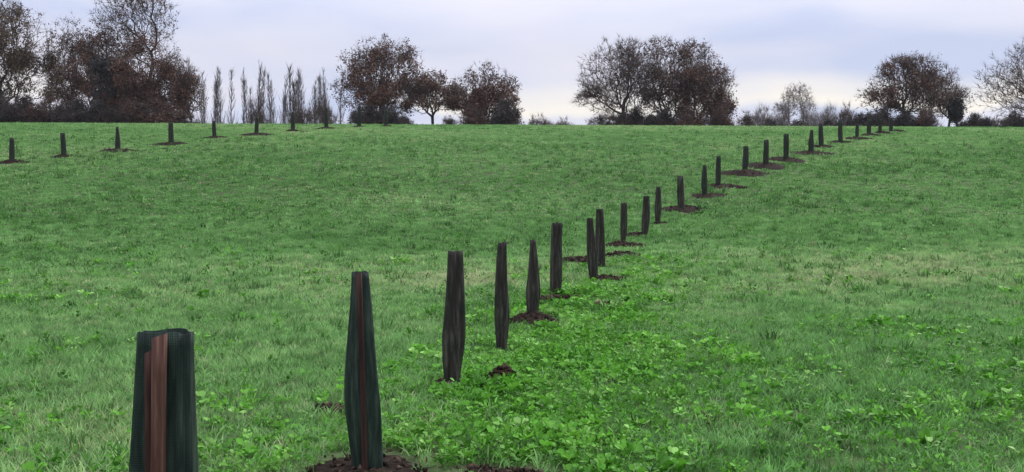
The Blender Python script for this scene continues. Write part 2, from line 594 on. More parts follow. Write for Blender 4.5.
TG = 'trees along the far hedge line'
trees = [
    # name, label, trunk px, distance, ellipses(px), options
    ('oak_tree', 'tall brown-leaved oak cut by the left edge, above the dark thicket', 8, 100, [(2, 48, 46, 52), (30, 75, 28, 35), (-10, 10, 30, 25)], dict(n=1500, leaf=11000, leafmat=M_olive, seed=1, leaf_low=0.6, twigs=5)),
    ('bare_tree', 'thin bare tree between the left edge oak and the rust-brown trees', 72, 108, [(70, 58, 26, 42), (60, 85, 22, 28)], dict(n=800, leaf=3200, leafmat=M_brown, leaf_low=0.8, seed=2, twigs=6)),
    ('beech_tree', 'reddish-brown tree just left of the tall bare tree', 95, 104, [(96, 62, 26, 40), (88, 88, 24, 30)], dict(n=900, leaf=8500, leafmat=M_brown, seed=3, leaf_low=0.5)),
    ('tall_bare_tree', 'tallest bare tree on the left, its straight trunk passing out of the top', 137, 106, [(138, 12, 40, 42), (118, 50, 26, 26), (168, 60, 22, 30), (150, -15, 22, 22)], dict(n=1500, leaf=2200, seed=4, twigs=6, fork=0.5, leafmat=M_brown)),
    ('oak_tree', 'dense rust-brown oak with foliage down to the grass, left of the slim poplars', 148, 98, [(150, 78, 36, 42), (172, 90, 28, 30), (130, 92, 28, 32)], dict(n=1500, leaf=17000, leafmat=M_brown, seed=5, fork=0.12, leaf_low=0.6)),
    ('ivy_clad_tree', 'dark ivy-covered tree in the middle of the left thicket', 108, 97, [(108, 78, 20, 28), (112, 102, 22, 22)], dict(n=600, leaf=9000, leafmat=M_ivy, seed=6, fork=0.12, spread=0.3)),
    ('small_tree', 'small half-bare tree at the right end of the left thicket', 191, 97, [(190, 92, 15, 24), (184, 78, 12, 20)], dict(n=420, leaf=1300, seed=7, twigs=6)),
    ('oak_tree', 'broad dark brown oak right of the slim poplars, tallest of the middle clump', 381, 104, [(384, 72, 40, 33), (382, 98, 44, 20), (352, 92, 24, 14), (405, 66, 24, 22)], dict(n=1700, leaf=12500, leafmat=M_brown, seed=8, fork=0.2, leaf_low=0.5)),
    ('small_oak_tree', 'small brown oak with a clear thin trunk between two larger oaks', 432, 102, [(432, 92, 26, 20), (418, 88, 20, 18), (448, 100, 18, 14), (412, 104, 14, 10)], dict(n=850, leaf=4600, leafmat=M_brown, seed=9, fork=0.35)),
    ('oak_tree', 'rounded brown oak at the right end of the middle clump', 486, 103, [(486, 92, 36, 27), (498, 108, 26, 16), (466, 100, 20, 20)], dict(n=1200, leaf=9500, leafmat=M_brown, seed=10, fork=0.12, leaf_low=0.5)),
    ('bare_oak_tree', 'bare grey oak at the left of the lone clump in the centre right', 627, 100, [(616, 80, 38, 40), (632, 70, 28, 30), (600, 98, 24, 18)], dict(n=1700, leaf=700, leafmat=M_brown, seed=11, twigs=7, fork=0.16)),
    ('bare_oak_tree', 'tallest half-bare oak in the middle of the centre right clump', 663, 101, [(662, 74, 30, 38), (668, 92, 32, 28)], dict(n=1400, leaf=2800, leafmat=M_brown, seed=12, twigs=6, fork=0.16)),
    ('oak_tree', 'oak with brown leaves right of the tallest oak in the centre right clump', 697, 102, [(696, 74, 26, 34), (690, 95, 28, 24)], dict(n=1200, leaf=4200, leafmat=M_brown, seed=13, twigs=6, fork=0.18)),
    ('small_oak_tree', 'low spreading oak at the right end of the centre right clump', 716, 100, [(714, 88, 22, 26), (720, 108, 16, 16)], dict(n=800, leaf=2600, leafmat=M_brown, seed=14, twigs=6)),
    ('small_bare_tree', 'small bare tree standing alone above the pale low hedge', 796, 130, [(796, 100, 17, 17), (785, 110, 14, 8)], dict(n=420, leaf=0, seed=15, twigs=8, fork=0.4, twigmat=M_twig_pale)),
    ('oak_tree', 'broad brown oak above the guards where the long row ends', 905, 100, [(908, 84, 38, 27), (886, 100, 28, 14), (932, 98, 26, 16), (905, 72, 22, 14)], dict(n=1500, leaf=5200, leafmat=M_brown, seed=16, twigs=6, fork=0.3)),
    ('bare_tree', 'bare twiggy tree between the broad brown oak and the right edge', 946, 104, [(945, 90, 18, 26), (955, 102, 16, 16)], dict(n=650, leaf=500, leafmat=M_olive, seed=17, twigs=7)),
    ('bare_oak_tree', 'large bare spreading oak cut by the right edge', 1040, 100, [(1036, 84, 58, 40), (1045, 58, 34, 26)], dict(n=1900, leaf=600, leafmat=M_olive, seed=18, twigs=6, fork=0.2, rad_k=1.15)),
    ('ivy_clad_stump', 'narrow ivy-covered trunk just right of the broad brown oak', 956, 99, [(956, 108, 6, 15)], dict(n=220, leaf=2200, leafmat=M_ivy, seed=19, leafsize=0.1, twigs=2)),
]
for nm, lab, bx, D, el_, kw in trees:
    build_tree(nm, lab, 'tree', bx, D, el_, group=TG, **kw)

# slim poplars far behind the crest
ORD = ['first', 'second', 'third', 'fourth', 'fifth', 'sixth', 'seventh', 'eighth', 'ninth', 'tenth', 'eleventh', 'twelfth', 'thirteenth',
       'fourteenth', 'fifteenth', 'sixteenth', 'seventeenth', 'eighteenth', 'nineteenth', 'twentieth', 'twenty-first', 'twenty-second',
       'twenty-third', 'twenty-fourth', 'twenty-fifth', 'twenty-sixth']
pop = [(207, 74), (214, 71), (222, 73), (231, 70), (241, 73), (249, 70), (257, 68), (263, 72), (272, 70), (282, 73), (289, 68), (296, 71), (304, 70), (313, 72), (321, 70), (329, 72), (338, 74)]


def build_poplar(label, px, D, ty, seed, mat, k=1.0):
    """slim winter poplar: one or two straight stems with short branches sweeping upwards"""
    r = np.random.default_rng(seed)
    g = at(px, 126, D)
    base = np.array([g[0], D, float(terr(g[0], D)) - 0.2])
    H = (at(px, ty, D)[2] - base[2]) * r.uniform(0.9, 1.06)
    root = empty('poplar_tree', tuple(base))
    tag(root, label, 'tree', 'slim poplars in a row')
    S0, S1, SR0, SR1, B0, B1, BR, T0, T1 = [], [], [], [], [], [], [], [], []
    for st in range(1 if r.uniform() < 0.3 else 2):
        hh = H * (1 if st == 0 else r.uniform(0.75, 0.92))
        off = np.array([0.0, 0, 0]) if st == 0 else np.array([r.choice([-1, 1]) * r.uniform(0.3, 0.7), r.normal() * 0.3, 0])
        n = 14
        t = np.linspace(0, 1, n)
        wob = np.cumsum(r.normal(size=(n, 2)) * 0.05, 0)
        P = np.stack([off[0] * np.minimum(1, t * 3) + wob[:, 0], off[1] * np.minimum(1, t * 3) + wob[:, 1], t * hh], 1)
        rr = (0.012 + 0.11 * (1 - t)) * k
        S0.append(P[:-1]); S1.append(P[1:]); SR0.append(rr[:-1]); SR1.append(rr[1:])
        for q in range(95):
            f = r.uniform(0.22, 0.97) if q > 3 else r.uniform(0.1, 0.2)
            p = np.array([np.interp(f, t, P[:, c]) for c in range(3)])
            az = r.uniform(0, 6.28)
            L = (0.6 + 2.2 * (1 - f) * min(1, f * 3.5)) * r.uniform(0.5, 1.5)
            d = np.array([math.cos(az) * 0.50, math.sin(az) * 0.50, 1.0]) + r.normal(size=3) * 0.14
            m = p + d * L * 0.5
            e = m + (d * np.array([0.45, 0.45, 1])) * L * 0.5
            B0 += [p, m]; B1 += [m, e]; BR += [(0.024 * k, 0.017 * k), (0.017 * k, 0.009)]
            for z in range(4):
                a = m + (e - m) * r.uniform(-0.6, 1)
                T0.append(a)
                T1.append(a + (np.array([0, 0, 0.9]) + r.normal(size=3) * 0.35) * r.uniform(0.3, 0.8))
    va, qa = tubes(np.concatenate(S0), np.concatenate(S1), np.concatenate(SR0), np.concatenate(SR1), 5)
    link('trunk', mesh_np('trunk', va, [qa], [mat], smooth=True), root)
    BR = np.array(BR)
    vb, qb = tubes(np.array(B0), np.array(B1), BR[:, 0], BR[:, 1], 3)
    vt, tt = spikes(np.array(T0), np.array(T1), np.full(len(T0), 0.015))
    root.rotation_euler = (0, r.normal() * 0.035, 0)
    link('crown', mesh_np('crown', np.concatenate([vb, vt]), [qb, tt + len(vb)], [mat]), root)


for i, (px, ty) in enumerate(pop):
    dark = i in (6, 10)
    build_poplar(f'{ORD[i]} slim bare poplar from the left in the thin row', px, 145 if dark else 170, ty, 40 + i, M_twig if dark else M_twig_grey, 1.3 if dark else 1.25)

# hedge bushes: three kinds, built once, then copied


def bush_proto(seed, mat, leaf, twigmat=None, size=0.09):
    r = build_tree('hedge_bush', 'x', 'bush', 512, 100, [(510, 112, 12, 15), (500, 118, 13, 12), (522, 117, 14, 12), (512, 124, 24, 9)], n=560, leaf=leaf, leafmat=mat, seed=seed,
                   stems=4, fork=0.1, twigs=9, twig_len=0.75, leafsize=size, twigmat=twigmat, spread=0.22, depth=0.8)
    return r


def copy_tree(o, loc, rz, sc):
    c = o.copy()
    COL.objects.link(c)
    c.location = loc
    c.rotation_euler = (0, 0, rz)
    c.scale = sc
    for ch in o.children:
        d = ch.copy()
        COL.objects.link(d)
        d.parent = c
    return c


protos = {'d': bush_proto(70, M_ivy, 4200), 'b': bush_proto(71, M_brown, 2600), 't': bush_proto(72, M_olive, 350), 'p': bush_proto(73, M_olive, 0, M_twig_pale)}
used = set()
BW = 4.0      # width of a bush prototype in metres
# px centre, half width px, top row, distance, kind, label
bushes = [
    (-6, 22, 84, 96, 'd', 'dark leafy bush at the extreme left edge under the tall oak'),
    (22, 22, 94, 95, 'd', 'dark bush under the left edge oak, second from the left edge'),
    (50, 20, 96, 95, 'b', 'brown bush under the thin bare tree, third from the left edge'),
    (76, 20, 98, 95, 'd', 'dark bush in front of the reddish-brown tree, fourth from the left edge'),
    (100, 20, 100, 94, 'd', 'dark bush below the ivy-covered tree, fifth from the left edge'),
    (128, 22, 98, 94, 'b', 'brown bush at the foot of the tall bare tree'),
    (158, 22, 98, 94, 'b', 'brown bush at the foot of the dense rust-brown oak'),
    (182, 14, 110, 94, 't', 'twiggy low bush at the right end of the left thicket'),
    (258, 10, 104, 148, 't', 'twiggy bush at the foot of the darkest poplar'),
    (303, 12, 102, 150, 't', 'twiggy bush among the right half of the poplars'),
    (324, 12, 98, 148, 't', 'twiggy bush between the last poplars and the broad dark oak'),
    (366, 16, 104, 98, 'd', 'dark bush at the left foot of the broad dark oak'),
    (386, 16, 106, 98, 'd', 'dark bush at the right foot of the broad dark oak'),
    (450, 10, 116, 100, 't', 'low twiggy bush between the small oak and the rounded oak'),
    (404, 10, 114, 100, 't', 'low twiggy bush just right of the broad dark oak'),
    (474, 18, 104, 98, 'b', 'brown bush at the left foot of the rounded oak'),
    (506, 16, 98, 98, 'd', 'dark bush at the right foot of the rounded oak'),
    (541, 15, 115, 128, 't', 'low grey bush right of the rounded oak'),
    (563, 13, 118, 128, 't', 'low grey bush left of the centre right clump'),
    (604, 16, 112, 98, 't', 'low twiggy bush at the left foot of the centre right clump'),
    (634, 18, 106, 98, 'd', 'dark low bush under the bare grey oak in the centre right clump'),
    (662, 16, 108, 98, 'd', 'dark low bush under the tallest oak of the centre right clump'),
    (690, 18, 106, 98, 'b', 'brown low bush under the right half of the centre right clump'),
    (718, 16, 102, 98, 'b', 'brown low bush at the right foot of the centre right clump'),
    (746, 14, 112, 115, 't', 'twiggy bush at the left end of the pale low hedge'),
    (762, 16, 105, 135, 'p', 'pale bush left of the small bare tree'),
    (780, 14, 104, 138, 'p', 'pale bush at the left foot of the small bare tree'),
    (812, 16, 102, 138, 'p', 'pale bush at the right foot of the small bare tree'),
    (828, 14, 104, 136, 'p', 'pale bush second to the right of the small bare tree'),
    (772, 16, 118, 110, 'd', 'low dark bush in the strip below the left pale bushes'),
    (800, 18, 119, 110, 'd', 'low dark bush in the strip below the small bare tree'),
    (828, 16, 118, 110, 'd', 'low dark bush in the strip below the right pale bushes'),
    (846, 12, 104, 125, 't', 'twiggy bush between the pale hedge and the broad brown oak'),
    (858, 12, 112, 102, 'd', 'dark bush at the far left under the broad brown oak'),
    (880, 18, 106, 97, 'd', 'dark bush under the left half of the broad brown oak'),
    (904, 16, 108, 97, 'd', 'dark bush at the trunk of the broad brown oak'),
    (926, 16, 106, 97, 'b', 'brown bush under the right half of the broad brown oak'),
    (976, 14, 112, 97, 'd', 'dark bush left of the large bare oak at the right edge'),
    (996, 14, 116, 104, 't', 'low twiggy bush under the left boughs of the right edge oak'),
    (1016, 16, 112, 97, 'd', 'dark bush below the right edge oak, cut by the edge'),
]
for i, (px, hw, ty, D, kd, lab) in enumerate(bushes):
    g = at(px, 126, D)
    z = float(terr(g[0], D)) - 0.25
    topz = at(px, ty, D)[2]
    h = topz - z
    p = protos[kd]
    ph = 3.6
    sx = (2 * hw * D / F) / BW
    loc, rz, sc = (g[0], D, z), random.uniform(0, 6.28), (sx, sx, h / ph)
    if kd in used:
        c = copy_tree(p, loc, rz, sc)
    else:
        used.add(kd)
        c = p
        c.location, c.rotation_euler, c.scale = loc, (0, 0, rz), sc
    tag(c, lab, 'bush', 'bushes along the far hedge line')

# ------------------------------------------------------------------ tree guards


def make_guard(label, base, topw, widew, botw, H, lean=0.0, t_wide=0.35, mat=None, stakes=(), group=None, seed=0, rz=0.0, flat=0.75, square=0.0, sink=0.03, far=False, twig=False):
    r = np.random.default_rng(seed)
    root = empty('tree_guard', tuple(base), rz)
    tag(root, label, 'tree guard', group)
    nseg, nh = (20, 10) if far else (48, 30)
    t = np.linspace(0, 1, nh)
    wid = np.interp(t, [0, 0.08, t_wide, 1], [botw, botw * 1.02 + 0.02 * (widew - botw), widew, topw])
    ks = np.exp(-0.5 * (np.arange(-3, 4) / 1.5) ** 2)
    ks /= ks.sum()
    if not far:
        wid = np.convolve(np.pad(wid, 3, mode='edge'), ks, mode='valid')
    th = np.arange(nseg) * 2 * math.pi / nseg
    ph = r.uniform(0, 6.28, 8)
    V = []
    for ti, w in zip(t, wid):
        c, s = np.cos(th), np.sin(th)
        e = 1.0 - 0.55 * square
        cx = np.sign(c) * np.abs(c) ** e
        sy = np.sign(s) * np.abs(s) ** e
        pl = 1 + 0.05 * np.sin(5 * th + ph[0] + 1.6 * ti) + 0.035 * np.sin(9 * th + ph[1] - 2.2 * ti) + 0.02 * np.sin(3 * th + ph[2] + 7 * ti) + 0.012 * np.sin(16 * th + ph[3] + 5 * ti)
        x = cx * w / 2 * pl + lean * ti + 0.006 * math.sin(6 * ti + ph[4])
        y = sy * w / 2 * flat * pl + 0.006 * math.sin(5 * ti + ph[5])
        z = np.full(nseg, ti * (H + sink) - sink)
        if ti == 1:
            z = z + 0.004 * np.sin(2 * th + ph[6]) + 0.003 * np.sin(5 * th + ph[7])
        V.append(np.stack([x, y, z], 1))
    V = np.concatenate(V)
    j = np.arange(nseg)
    j2 = (j + 1) % nseg
    Q = np.concatenate([np.stack([k * nseg + j, k * nseg + j2, (k + 1) * nseg + j2, (k + 1) * nseg + j], 1) for k in range(nh - 1)])
    sl = link('sleeve', mesh_np('sleeve', V, [Q], [mat], smooth=True), root)
    so = sl.modifiers.new('solid', 'SOLIDIFY')
    so.thickness = 0.004
    so.offset = -1
    for (sx, sy, w, d, z0, z1, m, ln, lab) in stakes:
        # a sawn square stake: tapered a little, corners bevelled
        n = 12
        tt = np.linspace(0, 1, n)
        b = 0.16
        prof = np.array([(-1 + b, -1), (1 - b, -1), (1, -1 + b), (1, 1 - b), (1 - b, 1), (-1 + b, 1), (-1, 1 - b), (-1, -1 + b)])
        VV = []
        for q in tt:
            wob = 0.003 * math.sin(4 * q + sx * 50)
            VV.append(np.stack([prof[:, 0] * w / 2 + sx + ln * q + wob, prof[:, 1] * d / 2 + sy, np.full(8, z0 + (z1 - z0) * q) + (0.006 * prof[:, 0] if q == 1 else 0)], 1))
        VV = np.concatenate(VV)
        jj = np.arange(8)
        jk = (jj + 1) % 8
        QQ = np.concatenate([np.stack([k * 8 + jj, k * 8 + jk, (k + 1) * 8 + jk, (k + 1) * 8 + jj], 1) for k in range(n - 1)])
        capv = np.arange(8)[None, :] + (n - 1) * 8
        so_ = link('stake', mesh_np('stake', VV, [QQ, capv], [m]), root)
        if lab:
            so_['label'] = lab
    if twig:
        P0 = np.array([[lean + 0.01, 0, H - 0.1], [lean + 0.03, 0, H + 0.0], [lean + 0.02, 0, H - 0.02]])
        P1 = np.array([[lean + 0.03, 0, H + 0.03], [lean + 0.11, 0, H + 0.02], [lean + 0.05, 0.03, H + 0.05]])
        a, q = tubes(P0, P1, np.full(3, 0.005), np.full(3, 0.003), 5)
        link('sapling_twig', mesh_np('sapling_twig', a, [q], [M_twig]), root)
    return root


# base x, base y, top x, top y, widths px (top, widest, bottom), kind
ROW = [
    (367, 470, 360, 272, 16, 36, 31), (452, 386, 456, 251, 15, 23, 15), (501, 352, 502, 243, 9, 15, 10), (533, 321, 533, 240, 5, 15, 10),
    (555.5, 296, 557, 223, 11, 12, 11), (593.5, 280, 590, 218, 6, 11, 8), (601, 268, 599.5, 209, 7, 10, 8), (623, 245, 624, 203, 6, 7, 4.5),
    (645, 236, 646.5, 196, 6, 8, 6), (658, 223, 658, 187, 4.5, 7, 5), (681, 211, 680, 176, 6, 7, 6), (704.5, 196, 704, 165, 3.5, 6, 5),
    (718, 186, 718.5, 156, 4.5, 5.5, 5), (745, 173, 746, 146, 5, 6, 5), (766, 167, 766, 140, 5, 5.5, 5), (786, 161, 786, 134, 5, 5.5, 5),
    (811, 153, 811.5, 130, 3, 5.5, 5), (821, 147, 820.5, 124, 4, 5, 4.5), (840.5, 143, 840, 121, 4, 4.5, 4.2), (857, 138.5, 857, 124, 3, 3.6, 3.2),
    (869, 135.5, 869, 119, 4, 4.4, 4), (880, 133.5, 880, 119, 3, 3.6, 3.2), (891, 132, 891, 119, 3.2, 3.8, 3.4)]
LOOK = ['slender black-brown', 'charcoal', 'narrow charcoal', 'pointed dark', 'straight-sided dark', 'dark', 'dark', 'dark', 'dark', 'dark', 'dark', 'pointed dark']
GP, GP2 = 'tree guards in the long row up the slope', 'tree guards in the far row on the left'
guards = []

# the nearest guard: its foot lies below the picture
gA = at(167, 332, 3.15)
zA = float(terr(gA[0], 3.15))
HA = gA[2] - zA
k = 3.15 / F
make_guard('broad dark green mesh tree guard with two brown stakes, nearest the camera', (gA[0] - 0.053, 3.15, zA), 53 * k, 81 * k, 88 * k, HA, lean=0.051,
           t_wide=0.12, mat=M_sl_green, flat=0.5, square=0.6, seed=900, group=GP,
           stakes=[(0.036, -0.076, 0.038, 0.036, -0.1, HA - 0.002, M_stake, 0.022, 'pale brown upright stake reaching the rim'),
                   (0.004, -0.068, 0.026, 0.03, -0.1, HA - 0.05, M_stake_dark, 0.022, 'shorter dark red-brown stake')])
for i, (bx, by, tx, ty, w0, w1, w2) in enumerate(ROW):
    g = ground_at(bx, by)
    D = g[1]
    k = D / F
    top = at(tx, ty, D)
    H = top[2] - g[2]
    far = i > 9
    guards.append(g)
    sd = w1 * k
    if i == 0:
        st = [(0.002, -0.088, 0.030, 0.026, -0.1, H + 0.0, M_stake_dark, -0.03, 'dark red-brown stake along the front')]
    else:
        st = [(random.uniform(-.25, .25) * w2 * k, -0.30 * sd, 0.028, 0.028, -0.05, H + random.uniform(-0.02, 0.03), M_stake_grey, (tx - bx) * k, None)]
        if i in (1, 4, 6):
            st.append((0.25 * w2 * k, 0.2 * sd, 0.026, 0.026, -0.05, H - 0.03, M_stake_grey, (tx - bx) * k, None))
    lk = LOOK[i] if i < len(LOOK) else 'small dark'
    make_guard(f'{lk} mesh tree guard, {ORD[i + 1]} from the camera in the long row', tuple(g), w0 * k, w1 * k, w2 * k, H, lean=(tx - bx) * k,
               t_wide=0.36 if i < 7 else 0.45, mat=(M_sl_green if i == 0 else M_sl_grey if i < 11 else M_sl_far), flat=0.8, seed=i + 1, group=GP, far=far, stakes=st,
               twig=(i == 2))
LEFT = [(12, 162.5, 12, 138), (64, 157, 63, 133), (118, 150.5, 117.5, 127), (171, 144, 171, 122), (214.5, 138, 214, 121), (256.5, 134.5, 257, 117), (293, 131, 293, 112),
        (326.5, 128.5, 326, 108), (359, 127, 359.5, 106), (386, 126.3, 386, 110)]
for i, (bx, by, tx, ty) in enumerate(LEFT):
    g = ground_at(bx, by)
    D = g[1]
    k = D / F
    H = at(tx, ty, D)[2] - g[2]
    w = 5.2 if i < 4 else 4.0
    pt = i == 2
    make_guard(f'{"pointed " if pt else ""}small dull green tree guard, {ORD[i]} from the left in the far row', tuple(g), (2.5 if pt else w * .85) * k, w * k, w * k, H, lean=(tx - bx) * k,
               mat=M_sl_far, seed=50 + i, group=GP2, far=True, flat=0.85,
               stakes=[(0.05, -0.09, 0.035, 0.035, -0.05, H + 0.02, M_stake_grey, 0, None)])

# ------------------------------------------------------------------ soil heaps
RN = lambda i: ORD[i]
MOUNDS = [  # px, py, width px, height m, label
    (364, 474, 140, 0.022, 'dark dug soil round the foot of the second guard, at the bottom edge'),
    (505, 478, 80, 0.012, 'thin streak of dug soil at the bottom edge right of the second guard'),
    (443, 385, 20, 0.03, 'small dark soil scrape at the foot of the third guard'),
    (503, 384, 27, 0.13, 'brown molehill-like clod of earth in front of the fourth guard'),
    (329, 411, 32, 0.03, 'small bare earth scrape left of the second guard'),
    (533, 323, 56, 0.10, 'dark soil heap round the foot of the fifth guard'),
    (558, 301, 46, 0.05, 'greyish soil patch at the foot of the sixth guard'),
    (604, 307, 34, 0.035, 'thin soil streak right of the sixth guard'),
    (636, 347, 20, 0.02, 'small soil streak in the grass right of the fourth guard'),
    (606, 280, 30, 0.05, 'flat soil patch at the right foot of the seventh guard'),
    (579, 262, 36, 0.07, 'dark soil heap left of the eighth guard'),
    (620, 256, 36, 0.06, 'low soil streak right of the eighth guard'),
    (624, 247, 36, 0.10, 'dark soil heap round the foot of the ninth guard'),
    (636, 236, 24, 0.07, 'dark soil heap left of the tenth guard'),
    (661, 224, 16, 0.03, 'thin soil patch at the foot of the eleventh guard'),
    (682, 210, 42, 0.11, 'wide dark soil heap round the foot of the twelfth guard'),
    (708, 196, 34, 0.05, 'dark soil heap round the foot of the thirteenth guard'),
    (722, 186, 30, 0.05, 'dark soil heap round the foot of the fourteenth guard'),
    (741, 188, 16, 0.03, 'small soil streak right of the fourteenth guard'),
    (744, 174, 40, 0.13, 'dark soil heap round the foot of the fifteenth guard'),
    (765, 166.5, 42, 0.12, 'dark soil heap round the foot of the sixteenth guard'),
    (786, 160.5, 36, 0.12, 'dark soil heap round the foot of the seventeenth guard'),
    (811, 153.5, 34, 0.08, 'dark soil heap round the foot of the eighteenth guard'),
    (823, 147, 20, 0.09, 'dark soil heap round the foot of the nineteenth guard'),
    (841, 142.5, 20, 0.09, 'dark soil heap round the foot of the twentieth guard'),
    (857, 139, 24, 0.10, 'dark soil heap round the foot of the twenty-first guard'),
    (870, 135.8, 18, 0.12, 'dark soil heap round the foot of the twenty-second guard'),
    (883, 133.5, 16, 0.12, 'dark soil heap round the foot of the twenty-third guard'),
    (898, 131.5, 14, 0.10, 'dark soil heap at the last guards of the long row'),
] + [(bx, by, w, 0.09, f'dark soil heap round the {ORD[i]} guard from the left in the far row') for i, (bx, by, w) in enumerate(
    [(12, 162.5, 24), (64, 157, 20), (118, 151, 30), (171, 144.3, 28), (216, 138, 20), (257, 135, 30), (293, 131.3, 13), (326, 128.8, 18), (359, 127.2, 13), (386, 126.6, 11)])]
mound_xyr = []


def make_mound(px, py, wpx, h, label, seed):
    r = np.random.default_rng(seed)
    g = ground_at(px, py)
    h = h * (1.15 if g[1] < 25 else 1.2)
    R = wpx * g[1] / F / 2 * 1.18
    dep = 0.9 if wpx > 15 else 1.0
    nr, na = 12, 44
    ph = r.uniform(0, 6.28, 6)

    def rim(a):
        return 1 + 0.13 * np.sin(2 * a + ph[0]) + 0.10 * np.sin(3 * a + ph[1]) + 0.07 * np.sin(5 * a + ph[2]) + 0.05 * np.sin(9 * a + ph[3])
    a = np.arange(na) * 2 * math.pi / na
    V = [[0, 0, h]]
    for q in range(1, nr + 1):
        f = q / nr
        rr = R * f * rim(a)
        x, y = np.cos(a) * rr, np.sin(a) * rr * dep
        pr = h * (1 - f ** 2.2) - 0.02 * f ** 6
        lump = np.array([mnoise.noise(Vector((xx * 5 / max(R, .3), yy * 5 / max(R, .3), seed * 1.7))) for xx, yy in zip(x, y)]) * (0.5 * h + 0.015) * (1 - f ** 3)
        dz = terr(g[0] + x, g[1] + y) - g[2]
        V += list(np.stack([x, y, dz + pr + lump], 1))
    j = np.arange(na)
    j2 = (j + 1) % na
    T = np.stack([np.zeros(na, int), 1 + j, 1 + j2], 1)
    Q = np.concatenate([np.stack([1 + k * na + j, 1 + (k + 1) * na + j, 1 + (k + 1) * na + j2, 1 + k * na + j2], 1) for k in range(nr - 1)])
    o = link('soil_heap', mesh_np('soil_heap', np.array(V), [T, Q], [M_earth if 'brown' in label else M_soil], smooth=True))
    o.location = tuple(g)
    tag(o, label, 'soil heap', 'heaps of dug soil at the guards')
    # loose crumbs of earth and bark
    n = 130 if g[1] < 25 else 70
    cv, cf = [], []
    octv = np.array([(1, 0, 0), (-1, 0, 0), (0, 1, 0), (0, -1, 0), (0, 0, 1), (0, 0, -1)], float)
    octf = np.array([(0, 2, 4), (2, 1, 4), (1, 3, 4), (3, 0, 4), (2, 0, 5), (1, 2, 5), (3, 1, 5), (0, 3, 5)])
    for q in range(n):
        aa, ff = r.uniform(0, 6.28), r.uniform(0, 1.1) ** 0.6
        x, y = math.cos(aa) * R * ff * float(rim(aa)), math.sin(aa) * R * ff * dep * float(rim(aa))
        z = float(terr(g[0] + x, g[1] + y)) - g[2] + max(0, h * (1 - ff ** 2.2))
        s = r.uniform(0.010, 0.035) * (1 if g[1] < 14 else 1.6)
        rot = np.linalg.qr(r.normal(size=(3, 3)))[0]
        cv.append((octv * r.uniform(0.5, 1.3, (6, 3)) * s * np.array([1, 1, .7])) @ rot + np.array([x, y, z + s * 0.2]))
        cf.append(octf + 6 * q)
    c = link('crumbs', mesh_np('crumbs', np.concatenate(cv), [np.concatenate(cf)], [M_clod]), o)
    c['kind'] = 'stuff'
    mound_xyr.append((g[0], g[1], R, dep, ph))


for i, (px, py, w, h, lab) in enumerate(MOUNDS):
    make_mound(px, py, w, h, lab, 300 + i)

# ------------------------------------------------------------------ sward: grass and broad-leaved weeds


def blade(r, h, w, lean, az, x, y, curl):
    d = np.array([math.cos(az), math.sin(az), 0])
    sd = np.array([-math.sin(az + curl), math.cos(az + curl), 0]) * w / 2
    b = np.array([x, y, -0.01])
    m = b + d * lean * 0.35 + np.array([0, 0, h * 0.6])
    t = b + d * lean + np.array([0, 0, h])
    return np.array([b - sd, b + sd, m + sd * 0.8, m - sd * 0.8, t])


def grass_tuft(seed, n, rad, h, w):
    r = np.random.default_rng(seed)
    V, Q, T = [], [], []
    for i in range(n):
        a, q = r.uniform(0, 6.28), rad * math.sqrt(r.uniform())
        hh = h * r.uniform(0.45, 1.15)
        V.append(blade(r, hh, w * r.uniform(0.7, 1.3), hh * r.uniform(0.1, 1.1), r.uniform(0, 6.28), math.cos(a) * q, math.sin(a) * q, r.uniform(-1, 1)))
        Q.append((5 * i, 5 * i + 1, 5 * i + 2, 5 * i + 3))
        T.append((5 * i + 3, 5 * i + 2, 5 * i + 4))
    return mesh_np('tuft', np.concatenate(V), [Q, T], [M_grass])


def weed_plant(seed, n, rad, size, hmax, mat, slim=1.0):
    """rosette of rounded, slightly folded leaves on short stalks"""
    r = np.random.default_rng(seed)
    V, T = [], []
    out = np.array([(0, 0, 0), (0.28, 0.30, .05), (0.62, 0.40, .08), (0.92, 0.20, .02), (1.0, 0, -.04), (0.92, -0.20, .02), (0.62, -0.40, .08), (0.28, -0.30, .05), (0.5, 0, 0)])
    fan = np.array([(8, i, (i + 1) % 8) for i in range(8)])
    for i in range(n):
        az = r.uniform(0, 6.28)
        s = size * r.uniform(0.5, 1.2)
        tilt = r.uniform(-0.2, 1.25)
        p = rad * math.sqrt(r.uniform())
        b = np.array([math.cos(az) * p, math.sin(az) * p, hmax * r.uniform(0.25, 1) * (1 - 0.4 * p / max(rad, 1e-3))])
        L = out * s * np.array([1, slim, 1])
        roll = r.uniform(-0.6, 0.6)
        L = L @ np.array([[1, 0, 0], [0, math.cos(roll), math.sin(roll)], [0, -math.sin(roll), math.cos(roll)]])
        L = L @ np.array([[math.cos(tilt), 0, math.sin(tilt)], [0, 1, 0], [-math.sin(tilt), 0, math.cos(tilt)]])
        a2 = az + r.uniform(-.6, .6)
        L = L @ np.array([[math.cos(a2), math.sin(a2), 0], [-math.sin(a2), math.cos(a2), 0], [0, 0, 1]])
        o = 12 * i
        foot = b * np.array([0.3, 0.3, 0])
        V.append(np.concatenate([L + b, [foot + (0.0012, 0, -.01), foot + (-0.0012, 0, -.01), b]]))
        T.append(np.concatenate([fan + o, [(o + 9, o + 10, o + 11)]]))
    return mesh_np('rosette', np.concatenate(V), [np.concatenate(T)], [mat], smooth=False)


